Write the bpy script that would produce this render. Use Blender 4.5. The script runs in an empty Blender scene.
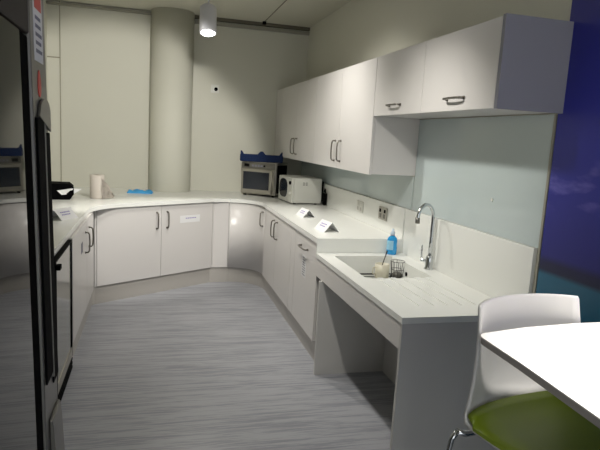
import bpy, bmesh, math, random
from mathutils import Vector, Matrix
random.seed(4)
scene = bpy.context.scene
COL = scene.collection
PI = math.pi

# ------------------------------------------------------------------ materials
def srgb(r, g, b):
    def f(c):
        c /= 255.0
        return c / 12.92 if c <= 0.04045 else ((c + 0.055) / 1.055) ** 2.4
    return (f(r), f(g), f(b), 1.0)

def mat(name, rgb, rough=0.5, metal=0.0, spec=0.5, coat=0.0, var=0.04, vscale=6.0, bump=0.0, bscale=60.0, emit=0.0,
        alpha=1.0, trans=0.0):
    m = bpy.data.materials.new(name)
    m.use_nodes = True
    nt = m.node_tree
    b = nt.nodes['Principled BSDF']
    c = srgb(*rgb)
    tc = nt.nodes.new('ShaderNodeTexCoord')
    nz = nt.nodes.new('ShaderNodeTexNoise')
    nz.inputs['Scale'].default_value = vscale
    nz.inputs['Detail'].default_value = 4
    nt.links.new(tc.outputs['Object'], nz.inputs['Vector'])
    mx = nt.nodes.new('ShaderNodeMix'); mx.data_type = 'RGBA'
    mx.inputs[6].default_value = tuple(min(1, x * (1 - var)) for x in c[:3]) + (1,)
    mx.inputs[7].default_value = tuple(min(1, x * (1 + var)) for x in c[:3]) + (1,)
    nt.links.new(nz.outputs['Fac'], mx.inputs[0])
    nt.links.new(mx.outputs[2], b.inputs['Base Color'])
    b.inputs['Roughness'].default_value = rough
    b.inputs['Metallic'].default_value = metal
    b.inputs['Specular IOR Level'].default_value = spec
    b.inputs['Coat Weight'].default_value = coat
    b.inputs['Coat Roughness'].default_value = 0.05
    b.inputs['Transmission Weight'].default_value = trans
    if bump:
        n2 = nt.nodes.new('ShaderNodeTexNoise'); n2.inputs['Scale'].default_value = bscale
        nt.links.new(tc.outputs['Object'], n2.inputs['Vector'])
        bp = nt.nodes.new('ShaderNodeBump'); bp.inputs['Strength'].default_value = bump
        bp.inputs['Distance'].default_value = 0.002
        nt.links.new(n2.outputs['Fac'], bp.inputs['Height'])
        nt.links.new(bp.outputs['Normal'], b.inputs['Normal'])
    if emit:
        b.inputs['Emission Color'].default_value = (1, 0.97, 0.92, 1)
        b.inputs['Emission Strength'].default_value = emit
    return m

M = {}
M['wall'] = mat('wall_paint', (206, 205, 192), 0.65, var=0.015, vscale=1.5, bump=0.1)
M['wall_seam'] = mat('wall_joint', (150, 146, 128), 0.6)
M['ceil'] = mat('ceiling_paint', (204, 202, 188), 0.8, var=0.02, vscale=2)
M['dark_gap'] = mat('shadow_gap', (104, 100, 86), 0.8)
M['trim'] = mat('grey_trim', (150, 148, 134), 0.5)
M['door'] = mat('gloss_white_laminate', (210, 207, 204), 0.30, var=0.01, vscale=2, spec=0.5)
M['carcass'] = mat('matt_white_board', (196, 194, 190), 0.5, var=0.01)
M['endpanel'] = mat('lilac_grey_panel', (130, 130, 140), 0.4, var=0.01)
M['plinth'] = mat('plinth_board', (176, 172, 166), 0.35, var=0.02)
M['top'] = mat('white_solid_surface', (232, 233, 228), 0.25, var=0.012, vscale=3)
M['glassback'] = mat('back_painted_glass', (188, 200, 200), 0.14, var=0.01, vscale=1, spec=0.6, coat=0.4)
M['chrome'] = mat('chrome', (205, 208, 210), 0.12, metal=1, var=0.01)
M['handle'] = mat('brushed_nickel', (128, 124, 116), 0.3, metal=0.9, var=0.05)
M['steel'] = mat('stainless_steel', (176, 172, 162), 0.34, metal=0.85, var=0.05, vscale=20)
M['steel_dark'] = mat('dull_steel', (120, 118, 112), 0.35, metal=0.7, var=0.08, vscale=15)
M['black'] = mat('black_plastic', (4, 4, 5), 0.8, var=0.1, spec=0.06)
M['blackgloss'] = mat('black_gloss', (4, 4, 5), 0.9, var=0.05, spec=0.03)
M['header'] = mat('header_dark_reflection', (46, 40, 37), 0.6, var=0.05, spec=.2)  # stainless header; the dark reflection in it is painted as base colour
M['fridge_glass'] = mat('smoked_glass', (18, 20, 20), 0.02, var=0.02, spec=0.32)
M['mwglass'] = mat('microwave_window', (28, 34, 44), 0.12, var=0.1, vscale=30)
M['white_plastic'] = mat('white_plastic', (214, 214, 206), 0.35, var=0.01)
M['paper'] = mat('white_paper', (226, 226, 226), 0.8, var=0.02)
M['lilac_ink'] = mat('lilac_ink', (150, 140, 190), 0.8)
M['grey_ink'] = mat('grey_ink', (130, 130, 140), 0.8)
M['tissue'] = mat('paper_towel', (206, 198, 188), 0.9, var=0.04, vscale=30, bump=0.4, bscale=150)
M['card'] = mat('brown_card', (120, 96, 70), 0.8)
M['crate'] = mat('navy_plastic', (12, 34, 74), 0.5, spec=.15, var=0.08, vscale=30)
M['cloth'] = mat('blue_cloth', (70, 165, 225), 0.7, var=0.08, vscale=30, bump=0.5, bscale=90)
M['soap'] = mat('blue_soap', (20, 150, 215), 0.12, var=0.03, coat=0.5)
M['soap_label'] = mat('soap_label', (150, 200, 225), 0.4, var=0.2, vscale=60)
M['clear'] = mat('clear_cap', (190, 205, 220), 0.2)
M['red'] = mat('red_sticker', (205, 70, 60), 0.5)
M['mug'] = mat('cream_mug', (205, 200, 180), 0.35)
M['lime'] = mat('lime_vinyl', (132, 152, 36), 0.33, var=0.04, vscale=8, spec=0.5)
M['shell'] = mat('white_shell', (208, 206, 204), 0.38, var=0.01)
M['table'] = mat('white_table', (228, 226, 222), 0.3, var=0.01)
M['table_edge'] = mat('table_edge', (176, 170, 168), 0.5)
M['lamp_white'] = mat('lamp_white', (208, 208, 214), 0.4, var=0.01)
M['glow'] = mat('lamp_glow', (255, 250, 235), 0.4, emit=14)
M['wire'] = mat('dark_wire', (60, 58, 56), 0.3, metal=0.8)

def floor_material():
    m = bpy.data.materials.new('streaked_vinyl'); m.use_nodes = True
    nt = m.node_tree; b = nt.nodes['Principled BSDF']
    tc = nt.nodes.new('ShaderNodeTexCoord')
    def layer(sx, sy, detail):
        mp = nt.nodes.new('ShaderNodeMapping'); mp.inputs['Scale'].default_value = (sx, sy, 1)
        nz = nt.nodes.new('ShaderNodeTexNoise'); nz.inputs['Scale'].default_value = 1
        nz.inputs['Detail'].default_value = detail; nz.inputs['Roughness'].default_value = 0.65
        nt.links.new(tc.outputs['Object'], mp.inputs['Vector']); nt.links.new(mp.outputs['Vector'], nz.inputs['Vector'])
        return nz.outputs['Fac']
    a = layer(2.0, 60, 5); c = layer(1.0, 14, 3); d = layer(7, 170, 2)
    ad = nt.nodes.new('ShaderNodeMath'); ad.operation = 'MULTIPLY_ADD'
    nt.links.new(c, ad.inputs[0]); ad.inputs[1].default_value = 0.5; nt.links.new(a, ad.inputs[2])
    ad2 = nt.nodes.new('ShaderNodeMath'); ad2.operation = 'MULTIPLY_ADD'
    nt.links.new(d, ad2.inputs[0]); ad2.inputs[1].default_value = 0.45; nt.links.new(ad.outputs[0], ad2.inputs[2])
    cr = nt.nodes.new('ShaderNodeValToRGB')
    e = cr.color_ramp.elements
    e[0].position = 0.62; e[0].color = srgb(122, 124, 130)
    e[1].position = 1.3; e[1].color = srgb(162, 163, 168)
    k = cr.color_ramp.elements.new(0.92); k.color = srgb(141, 143, 149)
    nt.links.new(ad2.outputs[0], cr.inputs[0]); nt.links.new(cr.outputs[0], b.inputs['Base Color'])
    b.inputs['Roughness'].default_value = 0.38
    b.inputs['Specular IOR Level'].default_value = 0.35
    return m
M['floor'] = floor_material()

def mural_material():
    # a printed seascape: navy sky, small clouds, dark shore, teal water (object z is height above the floor)
    m = bpy.data.materials.new('printed_seascape'); m.use_nodes = True
    nt = m.node_tree; b = nt.nodes['Principled BSDF']
    tc = nt.nodes.new('ShaderNodeTexCoord'); sp = nt.nodes.new('ShaderNodeSeparateXYZ')
    nt.links.new(tc.outputs['Object'], sp.inputs[0])
    mr = nt.nodes.new('ShaderNodeMapRange'); mr.inputs[1].default_value = 0; mr.inputs[2].default_value = 3
    nt.links.new(sp.outputs['Z'], mr.inputs[0])
    cr = nt.nodes.new('ShaderNodeValToRGB'); e = cr.color_ramp.elements
    e[0].position = 0.0; e[0].color = srgb(14, 70, 96)
    e[1].position = 1.0; e[1].color = srgb(22, 22, 92)
    for p, c in ((0.348, (20, 92, 122)), (0.354, (18, 24, 60)), (0.368, (20, 22, 70)), (0.378, (34, 36, 120)),
                 (0.55, (48, 52, 158)), (0.75, (26, 30, 124))):
        k = cr.color_ramp.elements.new(p); k.color = srgb(*c)
    nt.links.new(mr.outputs[0], cr.inputs[0])
    mp = nt.nodes.new('ShaderNodeMapping'); mp.inputs['Scale'].default_value = (1, 6, 16)
    nt.links.new(tc.outputs['Object'], mp.inputs[0])
    nz = nt.nodes.new('ShaderNodeTexNoise'); nz.inputs['Scale'].default_value = 1.0; nz.inputs['Detail'].default_value = 5
    nt.links.new(mp.outputs[0], nz.inputs['Vector'])
    cl = nt.nodes.new('ShaderNodeMapRange'); cl.inputs[1].default_value = 0.52; cl.inputs[2].default_value = 0.78
    nt.links.new(nz.outputs['Fac'], cl.inputs[0])
    band = nt.nodes.new('ShaderNodeMapRange'); band.interpolation_type = 'SMOOTHSTEP'
    band.inputs[1].default_value = 0.17; band.inputs[2].default_value = 0.02; band.inputs[3].default_value = 0; band.inputs[4].default_value = 1
    ab = nt.nodes.new('ShaderNodeMath'); ab.operation = 'SUBTRACT'; nt.links.new(sp.outputs['Z'], ab.inputs[0]); ab.inputs[1].default_value = 1.46
    ab2 = nt.nodes.new('ShaderNodeMath'); ab2.operation = 'ABSOLUTE'; nt.links.new(ab.outputs[0], ab2.inputs[0])
    nt.links.new(ab2.outputs[0], band.inputs[0])
    mu = nt.nodes.new('ShaderNodeMath'); mu.operation = 'MULTIPLY'
    nt.links.new(cl.outputs[0], mu.inputs[0]); nt.links.new(band.outputs[0], mu.inputs[1])
    mx = nt.nodes.new('ShaderNodeMix'); mx.data_type = 'RGBA'
    nt.links.new(mu.outputs[0], mx.inputs[0]); nt.links.new(cr.outputs[0], mx.inputs[6]); mx.inputs[7].default_value = srgb(110, 105, 190)
    nt.links.new(mx.outputs[2], b.inputs['Base Color'])
    b.inputs['Roughness'].default_value = 0.35
    return m
M['mural'] = mural_material()

# ------------------------------------------------------------------ mesh helpers (all shapes are given in world or thing space)
def box(bm, x0, x1, y0, y1, z0, z1, bev=0.0, mtx=None, seg=2):
    vs = [bm.verts.new((x, y, z)) for x in (x0, x1) for y in (y0, y1) for z in (z0, z1)]
    fs = [(0, 1, 3, 2), (4, 6, 7, 5), (0, 4, 5, 1), (2, 3, 7, 6), (0, 2, 6, 4), (1, 5, 7, 3)]
    faces = [bm.faces.new([vs[i] for i in f]) for f in fs]
    new = vs
    if bev > 0:
        es = list({e for f in faces for e in f.edges})
        r = bmesh.ops.bevel(bm, geom=es, offset=bev, segments=seg, affect='EDGES', profile=0.5)
        new = list({v for v in r['verts']} | {v for v in vs if v.is_valid})
    if mtx is not None:
        for v in new: v.co = mtx @ v.co
    return new

def prism(bm, pts, z0, z1):
    lo = [bm.verts.new((x, y, z0)) for x, y in pts]; hi = [bm.verts.new((x, y, z1)) for x, y in pts]
    n = len(pts)
    f = [bm.faces.new(list(reversed(lo))), bm.faces.new(hi)]
    for i in range(n):
        f.append(bm.faces.new((lo[i], lo[(i + 1) % n], hi[(i + 1) % n], hi[i])))
    bmesh.ops.recalc_face_normals(bm, faces=f)
    return f

def strip(bm, path, th, z0, z1):
    """wall of thickness th (to the left of the path) following a plan path"""
    n = len(path); off = []
    for i in range(n):
        a = Vector(path[max(0, i - 1)]); b = Vector(path[min(n - 1, i + 1)])
        d = (b - a).normalized(); off.append((path[i][0] - d.y * th, path[i][1] + d.x * th))
    return prism(bm, list(path) + off[::-1], z0, z1)

def tube(bm, pts, r, seg=10, caps=True):
    pts = [Vector(p) for p in pts]; rings = []
    n = len(pts)
    rr = r if isinstance(r, (list, tuple)) else [r] * n
    t0 = (pts[1] - pts[0]).normalized()
    u = t0.orthogonal().normalized()
    for i in range(n):
        if i == 0: t = t0
        elif i == n - 1: t = (pts[-1] - pts[-2]).normalized()
        else: t = ((pts[i] - pts[i - 1]).normalized() + (pts[i + 1] - pts[i]).normalized()).normalized()
        u = (u - t * u.dot(t)).normalized(); v = t.cross(u)
        rings.append([bm.verts.new(pts[i] + (u * math.cos(2 * PI * k / seg) + v * math.sin(2 * PI * k / seg)) * rr[i]) for k in range(seg)])
    for a, b in zip(rings, rings[1:]):
        for k in range(seg): bm.faces.new((a[k], a[(k + 1) % seg], b[(k + 1) % seg], b[k])).smooth = True
    if caps:
        bm.faces.new(list(reversed(rings[0]))); bm.faces.new(rings[-1])

def lathe(bm, prof, c=(0, 0, 0), seg=28, sx=1, sy=1):
    rings = []
    for r, z in prof:
        rings.append([bm.verts.new((c[0] + sx * r * math.cos(2 * PI * k / seg), c[1] + sy * r * math.sin(2 * PI * k / seg), c[2] + z)) for k in range(seg)])
    for a, b in zip(rings, rings[1:]):
        for k in range(seg): bm.faces.new((a[k], a[(k + 1) % seg], b[(k + 1) % seg], b[k])).smooth = True
    bm.faces.new(list(reversed(rings[0]))); bm.faces.new(rings[-1])

def arc(cx, cy, r, a0, a1, n):
    return [(cx + r * math.cos(math.radians(a0 + (a1 - a0) * i / n)), cy + r * math.sin(math.radians(a0 + (a1 - a0) * i / n))) for i in range(n + 1)]

def bez(p0, p1, p2, n=10):
    return [((1 - t) ** 2 * p0[0] + 2 * t * (1 - t) * p1[0] + t * t * p2[0], (1 - t) ** 2 * p0[1] + 2 * t * (1 - t) * p1[1] + t * t * p2[1]) for t in [i / n for i in range(n + 1)]]

MAT_OF = {}     # thing -> its world matrix
def thing(name, label, cat, loc=(0, 0, 0), rotz=0.0, group=None, leanY=0.0):
    o = bpy.data.objects.new(name, None); COL.objects.link(o)
    o.empty_display_size = 0.1
    o.location = loc; o.rotation_euler = (0, leanY, rotz)
    o['label'] = label; o['category'] = cat
    if group: o['group'] = group
    MAT_OF[o] = Matrix.LocRotScale(Vector(loc), o.rotation_euler, None)
    return o

def obj(name, bm, m, parent=None, world=False, label=None):
    """world=True: the bmesh is in world space, parent is a thing or a part of it"""
    root = parent
    while root is not None and root.parent is not None: root = root.parent
    if world and root is not None and root in MAT_OF:
        bmesh.ops.transform(bm, matrix=MAT_OF[root].inverted(), verts=bm.verts)
    bmesh.ops.recalc_face_normals(bm, faces=bm.faces)
    me = bpy.data.meshes.new(name); bm.to_mesh(me); bm.free()
    me.materials.append(m)
    o = bpy.data.objects.new(name, me); COL.objects.link(o)
    if parent is not None: o.parent = parent
    if label: o['label'] = label
    return o

def tag(o, label, cat, group=None):
    o['label'] = label; o['category'] = cat
    if group: o['group'] = group
    return o

def struct(name, bm, m):
    o = obj(name, bm, m); o['kind'] = 'structure'; return o

def B(*a, **k):
    bm = bmesh.new(); box(bm, *a, **k); return bm

def P(pts, z0, z1):
    bm = bmesh.new(); prism(bm, pts, z0, z1); return bm

def dup(root, loc, rotz, label, group=None):
    r = root.copy(); COL.objects.link(r); r.location = loc; r.rotation_euler = (r.rotation_euler[0], r.rotation_euler[1], rotz)
    r['label'] = label
    if group: r['group'] = group
    for ch in list(root.children):
        c = ch.copy(); COL.objects.link(c); c.parent = r
        for g in list(ch.children):
            d = g.copy(); COL.objects.link(d); d.parent = c
    return r

# ------------------------------------------------------------------ the room
WX, WY, LX, CH = 1.78, 6.73, -1.13, 2.92
Y0 = -2.6
struct('floor', B(LX - .1, WX + .1, Y0, WY + .1, -0.1, 0), M['floor'])
struct('ceiling', B(LX - .1, WX + .1, Y0, WY + .1, CH, CH + .1), M['ceil'])
struct('wall_right', B(WX, WX + .1, Y0, WY, 0, CH), M['wall'])
struct('wall_left', B(LX - .1, LX, Y0, WY, 0, CH), M['wall'])
struct('wall_back', B(LX - .1, WX + .1, WY, WY + .1, 0, CH), M['wall'])
# column half let into the back wall
CXc, CYc, CR = 0.188, 6.66, 0.235
bm = bmesh.new(); lathe(bm, [(CR, 0), (CR, CH)], (CXc, CYc, 0), 64)
struct('wall_column', bm, M['wall'])
# joints of the wall panels
bm = bmesh.new(); box(bm, -1.004, -0.996, WY - .006, WY, 0.9, CH); box(bm, LX, -1.0, WY - .006, WY, 2.325, 2.337)
struct('trim_1', bm, M['wall_seam'])
# shadow gap and angle trim at the top of the back wall
bm = bmesh.new(); box(bm, 0.42, WX, WY - .035, WY, 2.835, 2.875); box(bm, LX, -0.05, WY - .035, WY, 2.875, 2.90)
struct('trim_2', bm, M['trim'])
bm = bmesh.new(); box(bm, 0.42, WX, WY - .05, WY, 2.885, CH, 0)
struct('trim_3', bm, M['dark_gap'])
# joint in the ceiling board running to the small dark fixing
bm = bmesh.new(); box(bm, 1.213, 1.221, 2.0, 6.62, CH - .004, CH)
struct('trim_4', bm, M['dark_gap'])
bm = bmesh.new(); lathe(bm, [(0.022, 0), (0.022, .03)], (1.215, 6.62, CH - .03), 16)
tag(obj('ceiling_fixing', bm, M['black']), 'small round black fixing on the ceiling at the end of the ceiling joint', 'fixing')

# printed mural on the right wall
bm = B(WX - .012, WX, -2.0, 2.195, 0.0, CH - .001)
tag(obj('wall_mural', bm, M['mural']), 'deep blue seascape mural with faint clouds on the right wall', 'mural')
# back painted glass above the upstand
t = thing('glass_splashback', 'pale blue grey glass splashback between worktop upstand and wall cupboards', 'splashback', (WX - .006, 4.4, 1.152))
bm = bmesh.new()
box(bm, WX - .008, WX - .0005, 3.592, 6.70, 1.152, 1.385); box(bm, WX - .008, WX - .0005, 2.22, 3.575, 1.152, 1.778)
obj('glass', bm, M['glassback'], t, True)
obj('edge_trim', B(WX - .012, WX - .0005, 2.203, 2.218, 0.86, 1.778), M['trim'], t, True)
bm = bmesh.new()
tube(bm, [(WX - .014, 2.63, 1.335), (WX - .008, 2.63, 1.335)], 0.008, 14)
obj('screw_cap', bm, M['white_plastic'], t, True)

# ------------------------------------------------------------------ plan lines of the fitted kitchen
u = Vector((0.8365, 0.548)).normalized(); nrm = Vector((u.y, -u.x))     # angled back run and its outward normal
A = Vector((-0.50, 5.21))
def al(t, off=0.0):
    p = A + u * t + nrm * off; return (p.x, p.y)
TB = 1.36
CC = (0.80, 5.62)                                   # centre of the curved corner
wl = (-0.52, al(0, .02)[1] - .018)                  # virtual corner of the worktop on the left
front = [(-0.52, 3.12), (-0.52, 4.80)] + bez((-0.52, 4.82), wl, al(.28, .02), 12) + [al(TB - .08, .02)] \
    + bez(al(TB - .03, .02), (0.72, 5.937), (0.80, 5.937), 5) + arc(CC[0], CC[1], .310, 88, 0, 16) + [(1.110, 3.66)]
wt = 0.889; ZT = 0.927
colarc = arc(CXc, CYc, CR + .001, 162, 18, 1)
a_end = math.degrees(math.asin((WY - .001 - CYc) / (CR + .001)))
colpts = arc(CXc, CYc, CR + .001, a_end, -180 - a_end, 24)
outer = [(WX - .001, 3.66), (WX - .001, WY - .001)] + colpts + [(LX + .001, WY - .001), (LX + .001, 3.12)]
top = thing('worktop', 'continuous white worktop curving round the left, back and right walls', 'worktop', (0.2, 5.9, wt))
obj('slab', P(front + outer, wt, ZT), M['top'], top, True)
bm = bmesh.new(); strip(bm, front, 0.006, wt - .004, wt); bm.free()
bm = B(WX - .026, WX - .001, 3.66, WY - .001, ZT, 1.15, .002)
obj('upstand', bm, M['top'], top, True)
bm = bmesh.new(); box(bm, 1.110, WX - .001, 3.642, 3.6595, 0.79, ZT, .001)
obj('end_drop', bm, M['top'], top, True)

# ------------------------------------------------------------------ handles
def bow_handle(p0, p1, out, parent, drop=0.0):
    """squared bow handle from p0 to p1 standing 'out' (vector) off the door, in world space"""
    p0, p1, out = Vector(p0), Vector(p1), Vector(out)
    d = (p1 - p0).normalized(); L = (p1 - p0).length
    pts = [p0, p0 + out * .7 + d * .002, p0 + out + d * .014]
    for k in range(1, 6): pts.append(p0 + out * (1.0 + .12 * math.sin(PI * k / 6)) + d * (.014 + (L - .028) * k / 6))
    pts += [p1 + out - d * .014, p1 + out * .7 - d * .002, p1]
    bm = bmesh.new(); tube(bm, pts, 0.0062, 8)
    for p in (p0, p1):
        tube(bm, [p, p + out * .12], 0.0095, 10)
    return obj('handle', bm, M['handle'], parent, True, 'brushed metal bow handle')

ZD0, ZD1 = 0.170, 0.883
def panel_on(pa, pb, off0, off1, z0, z1, bev=.002):
    """flat door between two plan points; off measured along the outward normal (to the right of pa->pb)"""
    a, b = Vector(pa), Vector(pb); d = (b - a).normalized(); n = Vector((d.y, -d.x)); L = (b - a).length
    mtx = Matrix(((d.x, n.x, 0, a.x), (d.y, n.y, 0, a.y), (0, 0, 1, 0), (0, 0, 0, 1)))
    return B(0, L, off0, off1, z0, z1, bev, mtx), n, d

def text_strokes(bm, o, d, up, n, w, h, rows, seed=1):
    """illegible lines of small print lying on a surface"""
    rnd = random.Random(seed); o, d, up, n = Vector(o), Vector(d), Vector(up), Vector(n)
    for r in range(rows):
        z = h * (rows - r - .75) / rows; x = 0
        while x < w * .9:
            l = min(rnd.uniform(.06, .2) * w, w - x)
            vs = [o + d * x + up * z, o + d * (x + l) + up * z, o + d * (x + l) + up * (z + h / rows * .45), o + d * x + up * (z + h / rows * .45)]
            lo = [bm.verts.new(v) for v in vs]; hi = [bm.verts.new(v + n * .0004) for v in vs]
            bm.faces.new(hi); bm.faces.new(lo[::-1])
            for i in range(4): bm.faces.new((lo[i], lo[(i + 1) % 4], hi[(i + 1) % 4], hi[i]))
            x += l + w * .04

# back cabinet under the angled run
g_base = 'gloss white base cupboards under the worktop'
t = thing('base_cabinet', 'angled base cupboard with two doors under the blue cloth, between the two bends', 'cupboard', (0.0, 5.75, 0), group=None)
obj('body', P([al(.0, -.022), al(TB, -.022), (0.66, 6.33), (-0.50, 6.33), (-0.50, 5.40)], ZD0, wt - .002), M['carcass'], t, True)
sp = .70
for i, (s0, s1) in enumerate(((0.022, sp - .002), (sp + .002, TB - .02))):
    b_, n2, d2 = panel_on(al(s0), al(s1), -.02, 0, ZD0, ZD1)
    n3 = Vector((n2.x, n2.y, 0)); d3 = Vector((d2.x, d2.y, 0))
    dr = obj('door', b_, M['door'], t, True)
    hs = sp - .055 if i == 0 else sp + .065
    p = Vector(al(hs, 0)).to_3d()
    bow_handle(p + Vector((0, 0, .655)), p + Vector((0, 0, .815)), n3 * .03, dr)
    if i == 1:
        p = Vector(al(sp + .22, .0006)).to_3d() + Vector((0, 0, .69))
        bm = bmesh.new(); q = [p, p + d3 * .25, p + d3 * .25 + Vector((0, 0, .075)), p + Vector((0, 0, .075))]
        lo = [bm.verts.new(v) for v in q]; hi = [bm.verts.new(v + n3 * .0006) for v in q]
        bm.faces.new(hi); bm.faces.new(lo[::-1])
        for k in range(4): bm.faces.new((lo[k], lo[(k + 1) % 4], hi[(k + 1) % 4], hi[k]))
        lb = obj('paper_label', bm, M['paper'], dr, True, 'white paper label with a short lilac line of print')
        bm = bmesh.new(); text_strokes(bm, p + d3 * .07 + n3 * .0008 + Vector((0, 0, .035)), d3, (0, 0, 1), n3, .13, .022, 1, 5)
        o2 = obj('label_print', bm, M['lilac_ink'], t, True)
# left corner filler
obj('corner_post', P([al(-.0, -.002), al(.018, -.002), al(.018, -.02), (-.502, 5.23)], ZD0, ZD1), M['door'], t, True)

# curved corner cupboard
t = thing('corner_cabinet', 'corner base cupboard with a single concave curved door below the steel microwave', 'cupboard', (1.2, 6.1, 0))
body = [al(TB + .002, -.022), (0.80, 5.977)] + arc(CC[0], CC[1], .352, 88, 0, 14) + [(1.6, 5.62), (1.6, 6.33), (0.68, 6.33)]
obj('body', P(body, ZD0, wt - .002), M['carcass'], t, True)
bm = bmesh.new(); strip(bm, [al(TB - .015, 0)] + bez(al(TB, 0), (.72, 5.955), (.795, 5.955), 4), .018, ZD0, ZD1)
obj('filler_panel', bm, M['door'], t, True)
bm = bmesh.new(); strip(bm, arc(CC[0], CC[1], .328, 90, -2, 22), .018, ZD0, ZD1)
dr = obj('curved_door', bm, M['door'], t, True)
for f in dr.data.polygons:
    if abs(f.normal.z) < .5 and f.area > .004: f.use_smooth = True
a = math.radians(12)
hp = Vector((CC[0] + .327 * math.cos(a), CC[1] + .327 * math.sin(a), 0)); ho = Vector((-math.cos(a), -math.sin(a), 0)) * .03
bow_handle(hp + Vector((0, 0, .675)), hp + Vector((0, 0, .825)), ho, dr)

# right hand double cupboard, X = 1.135
XR = 1.122
t = thing('base_cabinet', 'base cupboard with paired handles in front of the white tent cards on the right run', 'cupboard', (1.4, 5.0, 0))
obj('body', B(XR + .021, 1.70, 4.44, 5.60, ZD0, wt - .002), M['carcass'], t, True)
for y0, y1, hy in ((5.055, 5.595, 5.12), (4.445, 5.050, 4.985)):
    dr = obj('door', B(XR, XR + .02, y0, y1, ZD0, ZD1, .002), M['door'], t, True)
    bow_handle((XR, hy, .665), (XR, hy, .825), (-.03, 0, 0), dr)
# last unit with a horizontal handle
t = thing('base_cabinet', 'single base cupboard with a horizontal handle and a vertical paper notice, next to the sink', 'cupboard', (1.4, 4.0, 0))
obj('body', B(XR + .021, 1.70, 3.67, 4.436, ZD0, wt - .002), M['carcass'], t, True)
obj('filler_panel', B(XR, XR + .02, 4.295, 4.44, ZD0, ZD1, .002), M['door'], t, True)
dr = obj('door', B(XR, XR + .02, 3.665, 4.29, ZD0, ZD1, .002), M['door'], t, True)
bow_handle((XR, 4.10, .79), (XR, 3.91, .79), (-.03, 0, 0), dr)
nt_ = obj('paper_notice', B(XR - .0008, XR - .0001, 3.94, 4.06, .56, .73), M['paper'], dr, True, 'white paper notice with faint print')
bm = bmesh.new(); text_strokes(bm, (XR - .001, 4.04, .57), (0, -1, 0), (0, 0, 1), (-1, 0, 0), .08, .15, 8, 9)
obj('notice_print', bm, M['grey_ink'], t, True)

# left cupboard X = -0.50
XL = -0.50
t = thing('base_cabinet', 'left hand base cupboard with two close handles beyond the small glass fridge', 'cupboard', (-.8, 4.4, 0))
obj('body', B(-1.1, XL - .021, 3.79, 5.10, ZD0, wt - .002), M['carcass'], t, True)
for y0, y1, hy in ((3.80, 4.605, 4.50), (4.61, 5.12, 4.74)):
    dr = obj('door', B(XL - .02, XL, y0, y1, ZD0, ZD1, .002), M['door'], t, True)
    bow_handle((XL, hy, .64), (XL, hy, .80), (.03, 0, 0), dr)
    if hy < 4.6:
        obj('door_label', B(XL + .0002, XL + .001, 4.24, 4.34, .68, .76), M['grey_ink'], dr, True, 'small square grey label')

# plinths
bm = bmesh.new()
strip(bm, [(-.525, 3.79), (-.525, 5.205)] , .016, 0, .168)
strip(bm, [(-.535, 5.185), al(.01, -.02), al(TB - .02, -.02), (0.71, 5.97), (0.80, 5.975)] + arc(CC[0], CC[1], .360, 88, 0, 16) + [(1.160, 3.665)], .016, 0, .168)
tag(obj('plinth', bm, M['plinth']), 'grey white plinth board along the floor under all base cupboards', 'plinth')

# ------------------------------------------------------------------ low sink unit
SZ = .825; SX = 1.104; SY0, SY1 = 2.23, 3.64
t = thing('sink_unit', 'lowered white sink counter on side panels with open knee space', 'sink', (1.4, 2.9, 0))
bx0, bx1, by0, by1 = 1.205, 1.635, 2.95, 3.545
bm = bmesh.new()
lz = SZ - .005
# lower layer round the bowl
box(bm, SX, bx0, SY0, SY1, SZ - .03, lz); box(bm, bx1, WX - .001, SY0, SY1, SZ - .03, lz)
box(bm, bx0, bx1, SY0, by0, SZ - .03, lz); box(bm, bx0, bx1, by1, SY1, SZ - .03, lz)
# top layer with drainer grooves
box(bm, SX, bx0, SY0, SY1, lz, SZ); box(bm, bx1, WX - .001, SY0, SY1, lz, SZ); box(bm, bx0, bx1, by1, SY1, lz, SZ)
box(bm, bx0, bx1, SY0, 2.40, lz, SZ)
gx = [bx0 + .03 + k * .078 for k in range(5)]
prev = bx0
for g in gx:
    box(bm, prev, g, 2.40, by0, lz, SZ)
    prev = g + .042
box(bm, prev, bx1, 2.40, by0, lz, SZ)
obj('counter', bm, M['top'], t, True)
bm = bmesh.new()
w = .012; bz = SZ - .155
box(bm, bx0 - w, bx1 + w, by0 - w, by1 + w, bz - w, bz)
box(bm, bx0 - w, bx0 - .0005, by0 - w, by1 + w, bz, SZ - .03); box(bm, bx1 + .0005, bx1 + w, by0 - w, by1 + w, bz, SZ - .03)
box(bm, bx0 - w, bx1 + w, by0 - w, by0 - .0005, bz, SZ - .03); box(bm, bx0 - w, bx1 + w, by1 + .0005, by1 + w, bz, SZ - .03)
bowl = obj('bowl', bm, M['top'], t, True)
bm = bmesh.new(); tube(bm, [(bx1 - .004, 3.30, .755), (bx1 + .001, 3.30, .755)], .014, 18)
obj('overflow', bm, M['black'], bowl, True, 'dark round overflow hole')
bm = bmesh.new(); lathe(bm, [(.04, 0), (.04, .003), (.03, .004)], (1.42, 3.25, bz + .0005), 24)
obj('drain', bm, M['chrome'], bowl, True, 'round metal plughole')
obj('apron', B(SX + .006, SX + .024, SY0 + .022, SY1 - .001, .665, SZ - .031, .001), M['door'], t, True)
obj('side_panel', B(SX + .003, WX - .012, SY0 + .001, SY0 + .021, 0, SZ - .031, .001), M['carcass'], t, True)
obj('side_panel', B(SX - .012, WX - .002, 3.475, 3.495, 0, .664, .001), M['carcass'], t, True)
obj('back_panel', B(1.60, 1.618, SY0 + .022, 3.474, 0, .61, .001), M['carcass'], t, True)
obj('upstand', B(WX - .026, WX - .001, SY0, SY1, SZ, 1.15, .002), M['top'], t, True)

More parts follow.
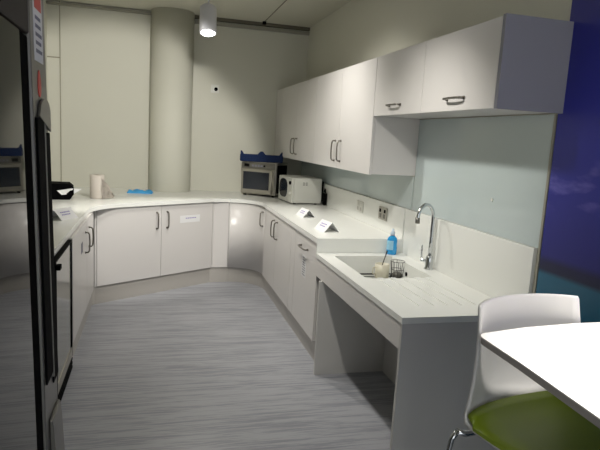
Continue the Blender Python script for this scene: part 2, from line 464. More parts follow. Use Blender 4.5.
# tap
tx, ty = 1.712, 3.15
t = thing('mixer_tap', 'tall chrome swan neck mixer tap behind the sink bowl', 'tap', (tx, ty, SZ))
bm = bmesh.new(); lathe(bm, [(.030, 0), (.030, .006), (.024, .010), (.023, .075), (.020, .085), (.014, .09)], (0, 0, 0), 24)
obj('body', bm, M['chrome'], t)
dirv = Vector((-.93, -.37, 0)); r = .072
pts = [Vector((0, 0, .085)), Vector((0, 0, .17)), Vector((0, 0, .25)), Vector((0, 0, .328))]
for k in range(1, 13):
    an = PI * k / 12 * .98
    pts.append(Vector((0, 0, .328)) + dirv * (r - r * math.cos(an)) + Vector((0, 0, r * math.sin(an) * 1.25)))
pts.append(pts[-1] + Vector((.0, .0, -.008)))
bm = bmesh.new(); tube(bm, pts, [.012] * 3 + [.0115] * (len(pts) - 3), 16)
sp_ = obj('spout', bm, M['chrome'], t)
bm = bmesh.new(); tube(bm, [pts[-1] + Vector((0, 0, .014)), pts[-1] + Vector((0, 0, -.022))], .014, 16)
obj('nozzle', bm, M['steel_dark'], sp_)
bm = bmesh.new(); tube(bm, [(0, 0, .05), (-.030, .030, .052), (-.038, .036, .055)], .010, 12); tube(bm, [(-.038, .036, .045), (-.040, .038, .15)], [.0065, .005], 10)
obj('lever', bm, M['chrome'], t)

# ------------------------------------------------------------------ wall cupboards
ZU0, ZU1, ZM = 1.39, 2.168, 1.785
UX = 1.43
edges = [3.585, 4.30, 5.0, 5.70, 6.42]
units = [(3.585, 5.0, 'wall cupboard', 'tall gloss white wall cupboard nearer the camera, stepping down beside the short ones'),
         (5.004, 6.42, 'wall cupboard', 'tall gloss white wall cupboard above the microwaves, farthest into the corner')]
for ya, yb, cat, lab in units:
    t = thing('wall_cabinet', lab, cat, (1.6, (ya + yb) / 2, ZU0))
    obj('body', B(UX + .021, WX - .002, ya, yb, ZU0, ZU1, .001), M['door'], t, True)
    ym = (ya + yb) / 2
    for k, (y0, y1) in enumerate(((ya, ym - .002), (ym + .002, yb))):
        dr = obj('door', B(UX, UX + .02, y0 + .001, y1, ZU0 - .004, ZU1, .002), M['door'], t, True)
        # near unit: handle at the far end of its first door; far unit likewise
        if ya < 4:
            hy = (y1 - .07) if k == 0 else (y0 + .07)
        else:
            hy = (y1 - .07) if k == 0 else (y0 + .07)
        bow_handle((UX, hy, ZU0 + .055), (UX, hy, ZU0 + .215), (-.03, 0, 0), dr)
t = thing('filler_board', 'narrow white filler board between the wall cupboards and the back corner', 'board', (1.6, 6.57, ZU0))
obj('board', B(UX, WX - .002, 6.424, WY - .001, ZU0, ZU1, .001), M['door'], t, True)
t = thing('wall_cabinet', 'short gloss white wall cupboard with two lift up flaps above the sink', 'wall cupboard', (1.6, 2.9, ZM))
obj('body', B(UX + .021, WX - .002, 2.192, 3.581, ZM, ZU1, .001), M['door'], t, True)
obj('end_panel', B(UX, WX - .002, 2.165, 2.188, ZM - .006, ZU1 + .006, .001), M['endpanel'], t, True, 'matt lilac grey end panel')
for y0, y1, hy in ((2.190, 2.885, 2.52), (2.889, 3.580, 3.24)):
    dr = obj('door', B(UX, UX + .02, y0, y1, ZM - .004, ZU1, .002), M['door'], t, True)
    bow_handle((UX, hy + .08, ZM + .055), (UX, hy - .08, ZM + .055), (-.03, 0, 0), dr)

# ------------------------------------------------------------------ wall sockets
def socket_plate(name, c, n, w, h, m, lab, cat='socket', kind='double'):
    """plate on a wall: c centre, n outward normal axis 'x-' or 'y-'"""
    rot = 0 if n == 'y-' else PI / 2 * -1
    t = thing(name, lab, cat, c, rot if n != 'y-' else 0)
    obj('plate', B(-w / 2, w / 2, -.008, 0, -h / 2, h / 2, .002), m, t)
    return t
t = socket_plate('wall_socket', (WX - .0265, 4.03, 1.06), 'x-', 0.16, .10, M['steel'], 'brushed steel double socket on the upstand left of the tap')
for s in (-1, 1):
    obj('switch', B(s * .045 - .014, s * .045 + .014, -.011, -.0081, .008, .034, .001), M['black'], t)
    obj('outlet', B(s * .036 - .018, s * .036 + .018, -.010, -.0081, -.036, -.002, .001), M['steel_dark'], t)
t = socket_plate('wall_socket', (WX - .0265, 4.54, 1.05), 'x-', .15, .09, M['white_plastic'], 'white double socket on the upstand, further from the sink than the steel one')
for s in (-1, 1):
    obj('switch', B(s * .045 - .012, s * .045 + .012, -.012, -.0081, .006, .034, .001), M['white_plastic'], t)
    obj('outlet', B(s * .036 - .014, s * .036 + .014, -.0095, -.0081, -.034, -.004, .001), M['plinth'], t)
t = socket_plate('wall_switch', (0.684, WY, 2.128), 'y-', .095, .095, M['white_plastic'], 'small white wall plate with a dark key switch high on the back wall', 'switch')
bm = bmesh.new(); tube(bm, [(0.01, -.008, -.005), (0.01, -.016, -.005)], .022, 18)
obj('key_switch', bm, M['black'], t)

# ------------------------------------------------------------------ steel microwave
t = thing('microwave', 'stainless steel microwave with dark window standing in the corner under the blue crate', 'microwave', (1.16, 6.28, ZT), math.radians(-36))
w2, dpt, z0, z1 = .218, .33, .022, .392
obj('casing', B(-w2, w2, .022, dpt, z0, z1, .006), M['steel'], t)
obj('front_frame', B(-w2, w2, 0, .021, z0, z1, .004), M['steel'], t)
door = obj('door', B(-w2 + .01, w2 - .012, -.018, -.001, z0 + .012, z1 - .085, .004), M['steel'], t)
obj('window', B(-w2 + .035, w2 - .075, -.021, -.0185, z0 + .055, z1 - .115, .001), M['mwglass'], door, False, 'dark glass door window')
bm = bmesh.new()
tube(bm, [(w2 - .04, -.018, z0 + .03), (w2 - .035, -.045, z0 + .05), (w2 - .03, -.058, z0 + .14), (w2 - .035, -.045, z1 - .12), (w2 - .04, -.018, z1 - .10)], .010, 10)
obj('handle', bm, M['steel'], door)
pn = obj('control_panel', B(-w2 + .01, w2 - .012, -.010, -.001, z1 - .078, z1 - .008, .002), M['steel_dark'], t)
obj('display', B(-w2 + .04, -w2 + .105, -.012, -.0102, z1 - .06, z1 - .026), M['black'], pn)
for k in range(5):
    obj('button', B(-.08 + k * .036, -.056 + k * .036, -.013, -.0102, z1 - .055, z1 - .033, .001), M['black'] if k > 3 else M['grey_ink'], pn)
obj('side_vent', B(w2 + .0005, w2 + .003, .03, dpt - .02, z0 + .02, z1 - .03), M['black'], t)
for sx in (-1, 1):
    for y in (.03, dpt - .05):
        bm = bmesh.new(); lathe(bm, [(.018, 0), (.018, z0)], (sx * (w2 - .04), y, 0), 14)
        obj('foot', bm, M['black'], t)

# crate on top
t = thing('crate', 'navy blue plastic crate with raised corners on the steel microwave', 'crate', (1.185, 6.27, ZT + z1), math.radians(-14))
cw, cd, ch = .238, .15, .08
bm = bmesh.new(); box(bm, -cw, cw, 0, cd, 0.0, .006)
obj('base', bm, M['crate'], t)
def crate_side(p0, p1, nslat):
    bm = bmesh.new(); a = Vector(p0); b = Vector(p1); d = (b - a); L = d.length; d.normalize()
    n = Vector((-d.y, d.x, 0)); mt = Matrix(((d.x, n.x, 0, a.x), (d.y, n.y, 0, a.y), (0, 0, 1, 0), (0, 0, 0, 1)))
    box(bm, 0, L, -.0015, .0015, 0.006, ch - .014, 0, mt); box(bm, 0, L, -.004, .004, 0.006, .014, 0, mt); box(bm, 0, L, -.005, .005, ch - .014, ch, 0, mt)
    for k in range(nslat + 1):
        x = L * k / nslat; box(bm, max(0, x - .006), min(L, x + .006), -.006, .006, .014, ch - .014, 0, mt)
    return obj('side', bm, M['crate'], t)
crate_side((-cw, 0, 0), (cw, 0, 0), 14); crate_side((cw, 0, 0), (cw, cd, 0), 8)
crate_side((cw, cd, 0), (-cw, cd, 0), 14); crate_side((-cw, cd, 0), (-cw, 0, 0), 8)
for x, y, ang in ((-cw, 0, 0), (cw, 0, 0), (0, 0, 0)):
    bm = bmesh.new(); s = .05 if x == 0 else .04
    xs = (x - s, x + s) if x == 0 else ((x, x + s) if x < 0 else (x - s, x))
    lo = [(xs[0], ch), (xs[1], ch), (x + s * .25 if x == 0 else (xs[1] if x > 0 else x + .014), ch + .04), (x - s * .25 if x == 0 else (x - .014 if x > 0 else xs[0]), ch + .04)]
    f = [bm.verts.new((px, y - .005, pz)) for px, pz in lo]; g = [bm.verts.new((px, y + .005, pz)) for px, pz in lo]
    bm.faces.new(f); bm.faces.new(g[::-1])
    for k in range(4): bm.faces.new((f[k], f[(k + 1) % 4], g[(k + 1) % 4], g[k]))
    obj('stacking_tab', bm, M['crate'], t)

# ------------------------------------------------------------------ white microwave, its door faces the room (-X)
t = thing('microwave', 'white microwave with an oval door window seen side on beside the steel one', 'microwave', (1.368, 5.80, ZT), math.radians(-90 + 5))
# local: width along x (local -x = far), front at y=0, depth +y
w2, dpt, z0, z1 = .225, .335, .012, .275
obj('casing', B(-w2, w2, .025, dpt, z0, z1, .008), M['white_plastic'], t)
dr = obj('door', B(-w2 + .001, w2 - .10, 0, .0245, z0, z1 - .002, .006), M['white_plastic'], t)
bm = bmesh.new()
n = 32; lo = []; hi = []
for k in range(n):
    an = 2 * PI * k / n; ex = abs(math.cos(an)) ** .7 * (1 if math.cos(an) > 0 else -1) * .135; ez = abs(math.sin(an)) ** .7 * (1 if math.sin(an) > 0 else -1) * .10
    lo.append(bm.verts.new((-.06 + ex, -.0005, .15 + ez))); hi.append(bm.verts.new((-.06 + ex * .94, -.006, .15 + ez * .94)))
bm.faces.new(hi); bm.faces.new(lo[::-1])
for k in range(n): bm.faces.new((lo[k], lo[(k + 1) % n], hi[(k + 1) % n], hi[k]))
obj('window', bm, M['mwglass'], dr, False, 'dark oval door window')
pn = obj('control_panel', B(w2 - .099, w2 - .001, 0, .0245, z0, z1 - .002, .006), M['white_plastic'], t)
bm = bmesh.new(); tube(bm, [(w2 - .05, 0, .22), (w2 - .05, -.014, .22)], .018, 18); obj('dial', bm, M['black'], pn)
bm = bmesh.new(); tube(bm, [(w2 - .05, 0, .11), (w2 - .05, -.014, .11)], .018, 18); obj('dial', bm, M['white_plastic'], pn)
bm = bmesh.new()
for k in range(2):
    for j in range(3): box(bm, w2 + .0003, w2 + .001, .12 + k * .03, .14 + k * .03, .20 + j * .012, .206 + j * .012)
obj('side_vent', bm, M['steel_dark'], t)
obj('back_housing', B(-w2 + .02, w2 - .03, dpt + .001, dpt + .03, .03, z1 - .03, .004), M['black'], t)
for sx in (-1, 1):
    for y in (.05, dpt - .05):
        bm = bmesh.new(); lathe(bm, [(.014, 0), (.014, z0)], (sx * (w2 - .04), y, 0), 12)
        obj('foot', bm, M['black'], t)
bm = bmesh.new()
tube(bm, [(1.738, 5.58, 1.07), (1.742, 5.55, 1.10), (1.738, 5.53, 1.05), (1.74, 5.53, .96), (1.738, 5.56, .945), (1.735, 5.60, .945)], .006, 8)
box(bm, 1.715, 1.752, 5.50, 5.545, .937, 1.06, .004)
tag(obj('power_cord', bm, M['black']), 'black power cord and plug behind the white microwave', 'cord')

# ------------------------------------------------------------------ folded tent cards
def tent(x, y, rz, w, h, b, lab, g=None):
    t = thing('tent_card', lab, 'sign', (x, y, ZT), rz, g)
    bm = bmesh.new()
    for s in (-1, 1):
        pts = [(-w / 2, s * b, 0), (w / 2, s * b, 0), (w / 2, 0, h), (-w / 2, 0, h)]
        lo = [bm.verts.new(p) for p in pts]; hi = [bm.verts.new((p[0], p[1] * .96, p[2] - .0012 if p[2] > 0 else 0)) for p in pts]
        bm.faces.new(lo); bm.faces.new(hi[::-1])
        for k in range(4): bm.faces.new((lo[k], lo[(k + 1) % 4], hi[(k + 1) % 4], hi[k]))
    obj('card', bm, M['paper'], t)
    bm = bmesh.new(); L = math.hypot(b, h); up = Vector((0, b / L, h / L)); nn = Vector((0, -h / L, b / L))
    text_strokes(bm, Vector((-w * .28, -b, 0)) + up * L * .35 + nn * .0006, (1, 0, 0), up, nn, w * .56, L * .42, 2, int(x * 100) + 3)
    obj('print', bm, M['lilac_ink'], t)
    return t
tent(1.315, 4.74, math.radians(-83), .18, .065, .058, 'white folded tent card on the worktop nearer the white microwave')
tent(1.285, 4.0, math.radians(-83), .19, .072, .062, 'white folded tent card on the worktop end beside the lower sink counter')
tent(-.645, 4.36, math.radians(62), .19, .075, .07, 'white folded tent card on the left worktop beside the small black box')

# black napkin box with papers
t = thing('napkin_box', 'black box with white papers sticking out, on the left worktop behind the tent card', 'box', (-.89, 5.60, ZT), math.radians(8))
bm = bmesh.new(); pf = [(-.17, 0), (.13, 0), (.165, .05), (.165, .115), (.13, .145), (-.17, .15)]
a_ = [bm.verts.new((x, -.12, z)) for x, z in pf]; b_ = [bm.verts.new((x, .12, z)) for x, z in pf]
bm.faces.new(a_); bm.faces.new(b_[::-1])
for k in range(6): bm.faces.new((a_[k], a_[(k + 1) % 6], b_[(k + 1) % 6], b_[k]))
obj('body', bm, M['black'], t)
bm = bmesh.new()
pp = [(0.02, -.128, .085), (.14, -.124, .105), (.235, -.09, .10), (.17, -.10, .055), (.06, -.128, .045)]
lo = [bm.verts.new(p) for p in pp]; hi = [bm.verts.new((p[0], p[1] - .004, p[2] + .001)) for p in pp]
bm.faces.new(lo); bm.faces.new(hi[::-1])
for k in range(5): bm.faces.new((lo[k], lo[(k + 1) % 5], hi[(k + 1) % 5], hi[k]))
obj('papers', bm, M['paper'], t)

# paper towel roll with a loose sheet
t = thing('paper_towel_roll', 'white paper towel roll standing upright with a loose sheet trailing to its right', 'paper towel', (-.522, 5.68, ZT))
bm = bmesh.new(); lathe(bm, [(.062, 0), (.067, .006), (.067, .222), (.062, .228), (.024, .228), (.024, .21)], (0, 0, 0), 32)
obj('roll', bm, M['tissue'], t)
bm = bmesh.new(); tube(bm, [(0, 0, .20), (0, 0, .2275)], .021, 20)
obj('core', bm, M['card'], t)
bm = bmesh.new(); g = []
for i in range(9):
    s = i / 8
    g.append([bm.verts.new((.045 + s * .11 + .01 * math.sin(j * 1.7 + i), -.055 + s * .05 + .008 * math.sin(i * 2.1), .004 + j / 6 * (.205 * (1 - s ** 1.1 * .85)))) for j in range(7)])
for i in range(8):
    for j in range(6): bm.faces.new((g[i][j], g[i + 1][j], g[i + 1][j + 1], g[i][j + 1])).smooth = True
r_ = bmesh.ops.solidify(bm, geom=list(bm.faces), thickness=.002)
obj('loose_sheet', bm, M['tissue'], t)

# folded blue cloth
bm = bmesh.new(); nx, ny = 16, 8; top_ = []; 
for i in range(nx + 1):
    row = []
    for j in range(ny + 1):
        x = (i / nx - .5) * .26; y = (j / ny - .5) * .15
        e = max(abs(i / nx - .5), abs(j / ny - .5)) * 2
        row.append((x + .006 * math.sin(j * 1.3), y + .006 * math.sin(i * .9), .020 + .012 * math.sin(i * .8 + j * .5) + .006 * math.sin(j * 1.9) if e < .99 else .004))
    top_.append(row)
V = [[bm.verts.new(p) for p in r] for r in top_]; W = [[bm.verts.new((p[0], p[1], 0)) for p in r] for r in top_]
for i in range(nx):
    for j in range(ny):
        bm.faces.new((V[i][j], V[i + 1][j], V[i + 1][j + 1], V[i][j + 1])).smooth = True
        bm.faces.new((W[i][j], W[i][j + 1], W[i + 1][j + 1], W[i + 1][j]))
for i in range(nx):
    bm.faces.new((V[i][0], W[i][0], W[i + 1][0], V[i + 1][0])); bm.faces.new((V[i][ny], V[i + 1][ny], W[i + 1][ny], W[i][ny]))
for j in range(ny):
    bm.faces.new((V[0][j], V[0][j + 1], W[0][j + 1], W[0][j])); bm.faces.new((V[nx][j], W[nx][j], W[nx][j + 1], V[nx][j + 1]))
o = tag(obj('cleaning_cloth', bm, M['cloth']), 'folded bright blue cleaning cloth on the back worktop beside the column', 'cloth')
o.location = (-.137, 6.28, ZT + .0005); o.rotation_euler = (0, 0, math.radians(-6))

# ------------------------------------------------------------------ soap, cup and rack in the sink
t = thing('soap_bottle', 'bright blue washing up liquid bottle with clear cap at the back of the sink', 'bottle', (1.652, 3.60, SZ), math.radians(-20))
bm = bmesh.new(); lathe(bm, [(.030, 0), (.036, .006), (.037, .05), (.034, .075), (.036, .10), (.030, .122), (.016, .134), (.013, .14)], (0, 0, 0), 28, 1.0, .62)
obj('body', bm, M['soap'], t)
bm = bmesh.new(); lathe(bm, [(.0375, .035), (.0378, .05), (.0352, .075), (.0372, .098), (.0365, .101)], (0, 0, 0), 28, 1.0, .63)
bmesh.ops.delete(bm, geom=[v for v in bm.verts if v.co.x > .010], context='VERTS')
obj('label', bm, M['soap_label'], t)
bm = bmesh.new(); lathe(bm, [(.015, .138), (.016, .158), (.009, .168), (.007, .186)], (0, 0, 0), 18)
obj('cap', bm, M['clear'], t)

MX, MY = 1.485, 3.36
t = thing('cutlery_cup', 'cream mug holding a spoon, standing in the sink bowl', 'mug', (MX, MY, bz + .042))
bm = bmesh.new(); lathe(bm, [(.038, 0), (.046, .005), (.048, .10), (.0445, .10), (.042, .012), (.01, .01)], (0, 0, 0), 26)
obj('mug_body', bm, M['mug'], t)
bm = bmesh.new(); tube(bm, [(-.043, -.005, .085), (-.068, -.01, .075), (-.07, -.01, .04), (-.043, -.005, .025)], .005, 8)
obj('handle', bm, M['mug'], t)
bm = bmesh.new(); tube(bm, [(.0, .0, .016), (.022, .01, .10), (.052, .02, .185)], [.0035, .0035, .005], 8)
o = tag(obj('spoon', bm, M['wire']), 'dark metal spoon handle leaning out of the cream mug', 'spoon'); o.location = (MX - .016, MY, bz + .042)
t = thing('drainer_rack', 'black wire rack lying in the bottom of the sink bowl', 'rack', (1.42, 3.25, bz + .001))
bm = bmesh.new()
for x in (-.2, .2): tube(bm, [(x, -.27, .032), (x, .27, .032)], .005, 8)
for y in (-.27, .27): tube(bm, [(-.2, y, .032), (.2, y, .032)], .005, 8)
obj('rim', bm, M['wire'], t)
bm = bmesh.new()
for k in range(9): tube(bm, [(-.2, -.24 + k * .06, .036), (.2, -.24 + k * .06, .036)], .0028, 6)
obj('wires', bm, M['wire'], t)
for x in (-.19, .19):
    for y in (-.24, .24):
        bm = bmesh.new(); tube(bm, [(x, y, 0), (x, y, .03)], .005, 8); obj('foot', bm, M['wire'], t)
# wire cutlery holder beside the mug
t = thing('wire_holder', 'small wire holder standing beside the mug in the sink', 'holder', (MX + .115, MY + .01, bz + .042))
bm = bmesh.new()
for z, r_ in ((.004, .035), (.06, .042), (.115, .048)):
    tube(bm, [(r_ * math.cos(2 * PI * k / 20), r_ * math.sin(2 * PI * k / 20), z) for k in range(21)], .002, 6, False)
for k in range(10):
    an = 2 * PI * k / 10; tube(bm, [(.035 * math.cos(an), .035 * math.sin(an), .002), (.048 * math.cos(an), .048 * math.sin(an), .115)], .0018, 6)
obj('basket', bm, M['wire'], t)
bm = bmesh.new(); lathe(bm, [(.03, .003), (.034, .03), (.02, .042)], (0, 0, 0), 16)
obj('scourer', bm, M['steel_dark'], t)

# ------------------------------------------------------------------ small under-counter fridge
t = thing('undercounter_fridge', 'small glass door fridge under the left worktop', 'fridge', (-.8, 3.46, 0))
fy0, fy1 = 3.14, 3.77
obj('cabinet', B(-1.08, XL - .045, fy0, fy1, .10, .880), M['black'], t, True)
bm = bmesh.new(); box(bm, XL - .044, XL, fy1 - .016, fy1, .10, .880); box(bm, XL - .044, XL, fy0, fy0 + .04, .10, .880)
box(bm, XL - .044, XL, fy0 + .04, fy1 - .016, .867, .880); 
fr = obj('door_frame', bm, M['black'], t, True)
obj('lower_rail', B(XL - .044, XL, fy0 + .04, fy1 - .017, .10, .16), M['steel'], t, True)
obj('glass', B(XL - .03, XL - .006, fy0 + .041, fy1 - .017, .161, .866), mat('fridge_pane', (132, 134, 128), .12, metal=.35, spec=.8), t, True)
bm = bmesh.new(); box(bm, XL, XL + .025, fy0 + .0, fy0 + .05, .83, .858, .003); obj('handle', bm, M['black'], fr, True)
bm = bmesh.new(); box(bm, XL - .05, XL - .006, fy0, fy1, .0, .095); 
for k in range(3): box(bm, XL - .006, XL, fy0, fy1, .015 + k * .028, .03 + k * .028)
obj('vent_grille', bm, M['black'], t, True)
bm = B(-1.12, XL - .03, 3.118, 3.134, 0, .882); tag(obj('end_panel', bm, M['door']), 'white side panel closing the left run beside the small glass door fridge', 'panel')

# ------------------------------------------------------------------ tall glass door fridge on the left, leaning very slightly
FX = -.185
t = thing('tall_fridge', 'tall stainless fridge with dark mirror glass door at the left edge', 'fridge', (FX, .75, 0.012), 0, None, 0)
LEAN = math.radians(-1.25)
t.rotation_euler = (0, LEAN, 0)
# pivot so that the face passes through x=FX at eye height
t.location = (FX + .036, .75, 0.012)
MAT_OF.pop(t)
fy0, fy1 = -.57, .345      # local y extent of the body (0 = 0.75 m)
hgt = 1.99
def L(*a, **k): return B(*a, **k)
obj('cabinet', L(-.70, -.06, fy0, fy1, .10, hgt, .004), M['steel'], t)
obj('kick_plate', L(-.68, -.08, fy0 + .01, fy1 - .01, 0.0, .098), M['black'], t)
obj('header', L(-.059, -.002, fy0, fy1 - .095, 1.725, hgt, .003), M['header'], t, False, 'stainless header panel with its dark reflection put into the colour')
dr = obj('door', L(-.055, -.004, fy0, fy1 - .127, .12, 1.722, .003), M['blackgloss'], t)
obj('glass', L(-.0038, -.0005, fy0 + .06, fy1 - .198, .18, 1.72), M['fridge_glass'], dr)
obj('stile', L(-.058, 0.0, fy1 - .126, fy1, .11, hgt, .004), M["steel_dark"], t, False, "stainless steel upright of the fridge front")
# long black grip with grey cap
hd = obj('grip', L(.0005, .004, fy1 - .116, fy1 - .058, 1.145, 1.60, .002), M['black'], t, False, 'long black vertical grip')
obj('grip_rib', L(.0005, .005, fy1 - .057, fy1 - .052, 1.135, 1.59, .001), M['steel_dark'], hd)
obj('grip_channel', L(.0005, .003, fy1 - .051, fy1 - .002, 1.12, 1.575, .002), M['black'], hd)
bm = bmesh.new(); pf = [(fy1 - .098, 1.602), (fy1 - .002, 1.577), (fy1 - .002, 1.60)]
for k in range(1, 12):
    an = PI * k / 12; pf.append((fy1 - .046 + .046 * math.cos(an), 1.606 + .026 * math.sin(an)))
a_ = [bm.verts.new((.001, y, z)) for y, z in pf]; b_ = [bm.verts.new((.005, y, z)) for y, z in pf]
bm.faces.new(a_); bm.faces.new(b_[::-1])
for k in range(len(pf)): bm.faces.new((a_[k], a_[(k + 1) % len(pf)], b_[(k + 1) % len(pf)], b_[k]))
obj('grip_cap', bm, M['steel_dark'], hd, False, 'rounded grey end cap')
# lower handle
bm = bmesh.new()
pf = [(.0005, 1.07), (.006, 1.068), (.008, 1.04), (.012, .93), (.008, .80), (.0005, .78)]
a_ = [bm.verts.new((x, fy1 - .095, z)) for x, z in pf]; b_ = [bm.verts.new((x, fy1 - .01, z)) for x, z in pf]
bm.faces.new(a_); bm.faces.new(b_[::-1])
for k in range(6): bm.faces.new((a_[k], a_[(k + 1) % 6], b_[(k + 1) % 6], b_[k]))
bmesh.ops.bevel(bm, geom=list(bm.edges), offset=.0015, segments=1, affect='EDGES')
obj('lower_handle', bm, M['steel_dark'], t, False, 'short curved grey lower handle')
# stickers on the stile
st = obj('notice', L(.0002, .001, fy1 - .100, fy1 - .030, 1.69, 1.82), M['paper'], t, False, 'white paper notice with red heading')
bm = bmesh.new(); box(bm, .0011, .0016, fy1 - .092, fy1 - .038, 1.772, 1.806); obj('heading', bm, M['red'], st)
bm = bmesh.new(); text_strokes(bm, (.0012, fy1 - .09, 1.70), (0, 1, 0), (0, 0, 1), (1, 0, 0), .05, .065, 5, 2); obj('print', bm, M['grey_ink'], st)
bm = bmesh.new(); pr = [(.0, .0)]
n = 20; lo = []; hi = []
for k in range(n):
    an = 2 * PI * k / n; y = .012 * math.cos(an) * (1 - .25 * math.sin(an)); z = .022 * math.sin(an)
    lo.append(bm.verts.new((.0002, fy1 - .07 + y, 1.655 + z))); hi.append(bm.verts.new((.0012, fy1 - .07 + y, 1.655 + z)))
bm.faces.new(hi); bm.faces.new(lo[::-1])
for k in range(n): bm.faces.new((lo[k], lo[(k + 1) % n], hi[(k + 1) % n], hi[k]))
obj('round_sticker', bm, M['red'], t, False, 'small red drop shaped sticker')

# ------------------------------------------------------------------ high table (bottom right)
t = thing('high_table', 'white high table with rounded corner at the right edge', 'table', (1.33, .7, 0))
tx0, tx1, ty0, ty1, tz = .93, 1.74, -.35, 1.455, 1.05
r = .045
def corner(cx, cy, a0): return arc(cx, cy, r, a0, a0 + 90, 8)
pl = corner(tx1 - r, ty1 + .03 - r, 0) + [(1.35, ty1 + .022), (1.15, ty1 + .002)] + [(x + .02, y - .03) for x, y in corner(tx0 + r, ty1 - r, 90)] + [(.945, 1.2), (.925, .9)] + corner(tx0 - .03 + r, ty0 + r, 180) + corner(tx1 - r, ty0 + r, 270)
obj('tabletop', P(pl, tz - .004, tz), M['table'], t, True)
def inset(p, k): c = Vector((1.33, .55)); return [(c.x + (x - c.x) * k, c.y + (y - c.y) * k) for x, y in p]
obj('edge_band', P(inset(pl, .9985), tz - .022, tz - .0045), M['table_edge'], t, True)
for x in (1.10, 1.60):
    for y in (-.1, 1.02):
        bm = bmesh.new(); tube(bm, [(x, y, 0), (x, y, tz - .023)], .025, 20); obj('leg', bm, M['chrome'], t, True)

# ------------------------------------------------------------------ bar stool with white shell and lime pad
SH = .752
CXs, CYs = 1.205, 1.30       # seat centre
t = thing('bar_stool', 'white shell bar stool with lime green seat pad tucked under the high table', 'stool', (CXs, CYs, 0), math.radians(10))
# shell profile from front of seat to top of back: (y, z, half width, side curl)
prof = [(-.215, -.028, .215, .0), (-.20, -.006, .225, .0), (-.10, 0, .242, .006), (.02, 0, .254, .012), (.10, .004, .264, .018), (.155, .018, .270, .030),
        (.190, .050, .268, .045), (.210, .10, .256, .056), (.222, .16, .243, .062), (.232, .23, .230, .062), (.240, .30, .222, .060), (.248, .372, .218, .056), (.250, .380, .215, .055)]
bm = bmesh.new(); NS = 20; G = []
for (y, z, hw, curl) in prof:
    row = []
    for i in range(NS + 1):
        s = -1 + 2 * i / NS
        back = max(0, min(1, (y - .08) / .12))
        c = curl * (abs(s) ** 2.4)
        row.append(bm.verts.new((hw * s, y - c * back * 1.25, SH + z + c * (1 - back) * .9)))
    G.append(row)
for a_, b_ in zip(G, G[1:]):
    for i in range(NS): bm.faces.new((a_[i], a_[i + 1], b_[i + 1], b_[i])).smooth = True
bmesh.ops.recalc_face_normals(bm, faces=bm.faces)
bmesh.ops.solidify(bm, geom=list(bm.faces), thickness=.009)
sh = obj('shell', bm, M['shell'], t)
for p in sh.data.polygons: p.use_smooth = True
# pad
bm = bmesh.new(); G1 = []; G2 = []
pp = [(-.213, .0), (-.19, .018), (-.10, .026), (.02, .026), (.10, .030), (.150, .045), (.172, .060)]
for (y, z) in pp:
    r1 = []; r2 = []
    for i in range(17):
        s = -1 + 2 * i / 16; e = (abs(s) ** 6) * .012
        yy = y - (.05 * abs(s) ** 2.2 if y > .1 else 0)
        r1.append(bm.verts.new(((.246 + .018 * max(0, min(1, (y + .1) / .2))) * s, yy, SH + z - e + .012 * abs(s) ** 2.4 + .003))); r2.append(bm.verts.new(((.246 + .018 * max(0, min(1, (y + .1) / .2))) * s, yy, SH + z - .018 + .010 * abs(s) ** 2.4)))
    G1.append(r1); G2.append(r2)
for X_ in (G1, G2):
    for a_, b_ in zip(X_, X_[1:]):
        for i in range(16): bm.faces.new((a_[i], a_[i + 1], b_[i + 1], b_[i])).smooth = True
for i in range(16):
    bm.faces.new((G1[0][i], G1[0][i + 1], G2[0][i + 1], G2[0][i])); bm.faces.new((G1[-1][i], G1[-1][i + 1], G2[-1][i + 1], G2[-1][i]))
for j in range(len(pp) - 1):
    for i in (0, 16): bm.faces.new((G1[j][i], G1[j + 1][i], G2[j + 1][i], G2[j][i]))
obj('seat_pad', bm, M['lime'], t, False, 'glossy lime green seat pad')
# frame
bm = bmesh.new()
for y in (-.12, .15): tube(bm, [(-.275, y, SH - .006), (-.24, y, SH - .020), (.24, y, SH - .020), (.275, y, SH - .006)], .010, 12)
fr = obj('seat_frame', bm, M['chrome'], t)
for sx in (-1, 1):
    for y, yo in ((-.12, -.22), (.15, .22)):
        bm = bmesh.new(); pts = [(sx * .275, y, SH - .006), (sx * .288, y + (yo - y) * .08, SH - .03), (sx * .35, yo, .012)]
        tube(bm, pts, .0085, 12); lg = obj('leg', bm, M['chrome'], t)
        bm = bmesh.new(); tube(bm, [(sx * .35, yo, 0), (sx * .35, yo, .012)], .014, 12); obj('foot_cap', bm, M['black'], lg)
def lerp(z, y, yo, sx):
    k = (SH - .03 - z) / (SH - .042); y1 = y + (yo - y) * .08; return (sx * (.288 + .062 * k), y1 + (yo - y1) * k, z)
c4 = [lerp(.28, -.12, -.22, -1), lerp(.28, -.12, -.22, 1), lerp(.28, .15, .22, 1), lerp(.28, .15, .22, -1)]
bm = bmesh.new()
for k in range(4): tube(bm, [c4[k], c4[(k + 1) % 4]], .008, 10)
obj('footrest', bm, M['chrome'], t)

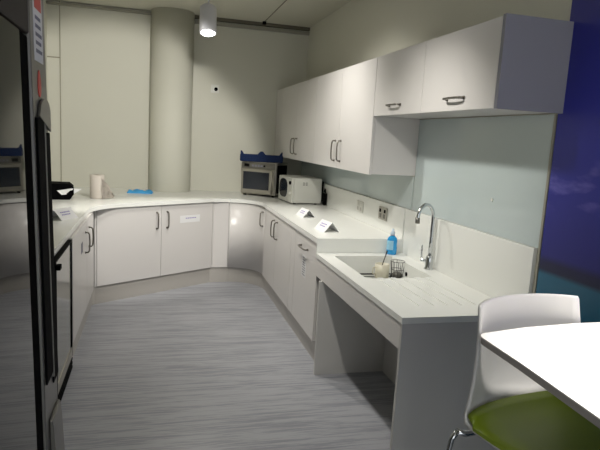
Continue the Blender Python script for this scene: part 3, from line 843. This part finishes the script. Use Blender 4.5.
# ------------------------------------------------------------------ track with spot heads
TXc = 0.44
t = thing('ceiling_track', 'white lighting track fixed along the ceiling above the floor', 'track', (TXc, 2.2, CH))
obj('rail', B(TXc - .018, TXc + .018, -1.6, 5.42, CH - .03, CH - .0005, .002), M['lamp_white'], t, True)
def spot(x, y, zt, aim, lab, power, size, blend=.35, col=(1.0, .965, .90)):
    t = thing('spotlight', lab, 'spotlight', (x, y, zt), 0, 'cylinder spotlights on the ceiling')
    bm = bmesh.new(); tube(bm, [(0, 0, -.08), (0, 0, CH - zt - .032)], .008, 10); box(bm, -.02, .02, -.05, .05, CH - zt - .056, CH - zt - .0305, .002)
    obj('stem', bm, M['lamp_white'], t)
    a = (Vector(aim) - Vector((x, y, zt - .16))).normalized()
    q = a.to_track_quat('-Z', 'Y').to_matrix().to_4x4(); mt = Matrix.Translation((0, 0, -.16)) @ q
    bm = bmesh.new(); lathe(bm, [(.055, .125), (.074, .105), (.076, -.11), (.074, -.125), (.062, -.125), (.058, -.09), (.02, -.088)], (0, 0, 0), 32)
    bmesh.ops.transform(bm, matrix=mt, verts=bm.verts); h = obj('housing', bm, M['lamp_white'], t)
    bm = bmesh.new(); lathe(bm, [(.054, -.10), (.054, -.126), (.045, -.136), (.02, -.142)], (0, 0, 0), 24)
    bmesh.ops.transform(bm, matrix=mt, verts=bm.verts); obj('bulb', bm, M['glow'], h, False, 'bright lamp lens')
    ld = bpy.data.lights.new('spot_beam', 'SPOT'); ld.energy = power; ld.spot_size = math.radians(size); ld.spot_blend = blend
    ld.shadow_soft_size = .05; ld.color = col
    lo = bpy.data.objects.new('spot_beam', ld); COL.objects.link(lo); lo.parent = t
    lo.matrix_local = mt @ Matrix.Translation((0, 0, -.20))
    return t
spot(TXc + .008, 5.2, 2.76, (TXc - .02, 4.5, 0), 'white cylinder spotlight hanging from the ceiling in front of the column', 60, 95, .5)
spot(TXc - .0, 3.3, 2.80, (-.45, WY, 1.0), 'white cylinder spotlight on the track aimed at the back wall', 150, 62, .35)
spot(TXc + .0, 3.9, 2.80, (1.5, 4.3, 1.15), 'white cylinder spotlight on the track aimed at the wall cupboards', 55, 115, 1.0)
spot(TXc + .0, 2.45, 2.80, (1.5, 2.95, .75), 'white cylinder spotlight on the track aimed at the sink', 60, 90, 1.0)
spot(1.36, 1.38, 2.80, (1.36, .95, 1.05), 'white cylinder spotlight on the ceiling above the high table', 230, 58, .8)
spot(TXc + .0, -.5, 2.80, (.1, .3, 0), 'added unseen cylinder spotlight on the track behind the viewpoint for general light', 25, 90, .8)  # unseen head, added for general light from behind the camera

# daylight / office light reaching the kitchen from the open side behind the viewpoint
w = bpy.data.worlds.new('office'); scene.world = w; w.use_nodes = True
bg = w.node_tree.nodes['Background']; bg.inputs[0].default_value = (.93, .97, 1.0, 1); bg.inputs[1].default_value = 1.15

# ------------------------------------------------------------------ camera
f = 556.507
Xc = Vector((0.967, -0.015, -0.256)); 
cd = bpy.data.cameras.new('camera'); cam = bpy.data.objects.new('camera', cd); COL.objects.link(cam)
def dv(x, y): return Vector((x - 300, -(y - 225), -f)).normalized()
Yd = dv(154, 131); Xd = dv(2400, 258); Xd = (Xd - Yd * Xd.dot(Yd)).normalized(); Zd = Xd.cross(Yd)
R = Matrix((Xd, Yd, Zd)).to_4x4()
cam.matrix_world = Matrix.Translation((0, 0, 1.60)) @ R
cd.sensor_fit = 'HORIZONTAL'; cd.sensor_width = 36; cd.lens = f / 600 * 36; cd.clip_start = .02
scene.camera = cam
vs_ = scene.view_settings
vs_.view_transform = 'Standard'; vs_.look = 'None'; vs_.gamma = 1; vs_.use_curve_mapping = False; vs_.exposure = 0.40
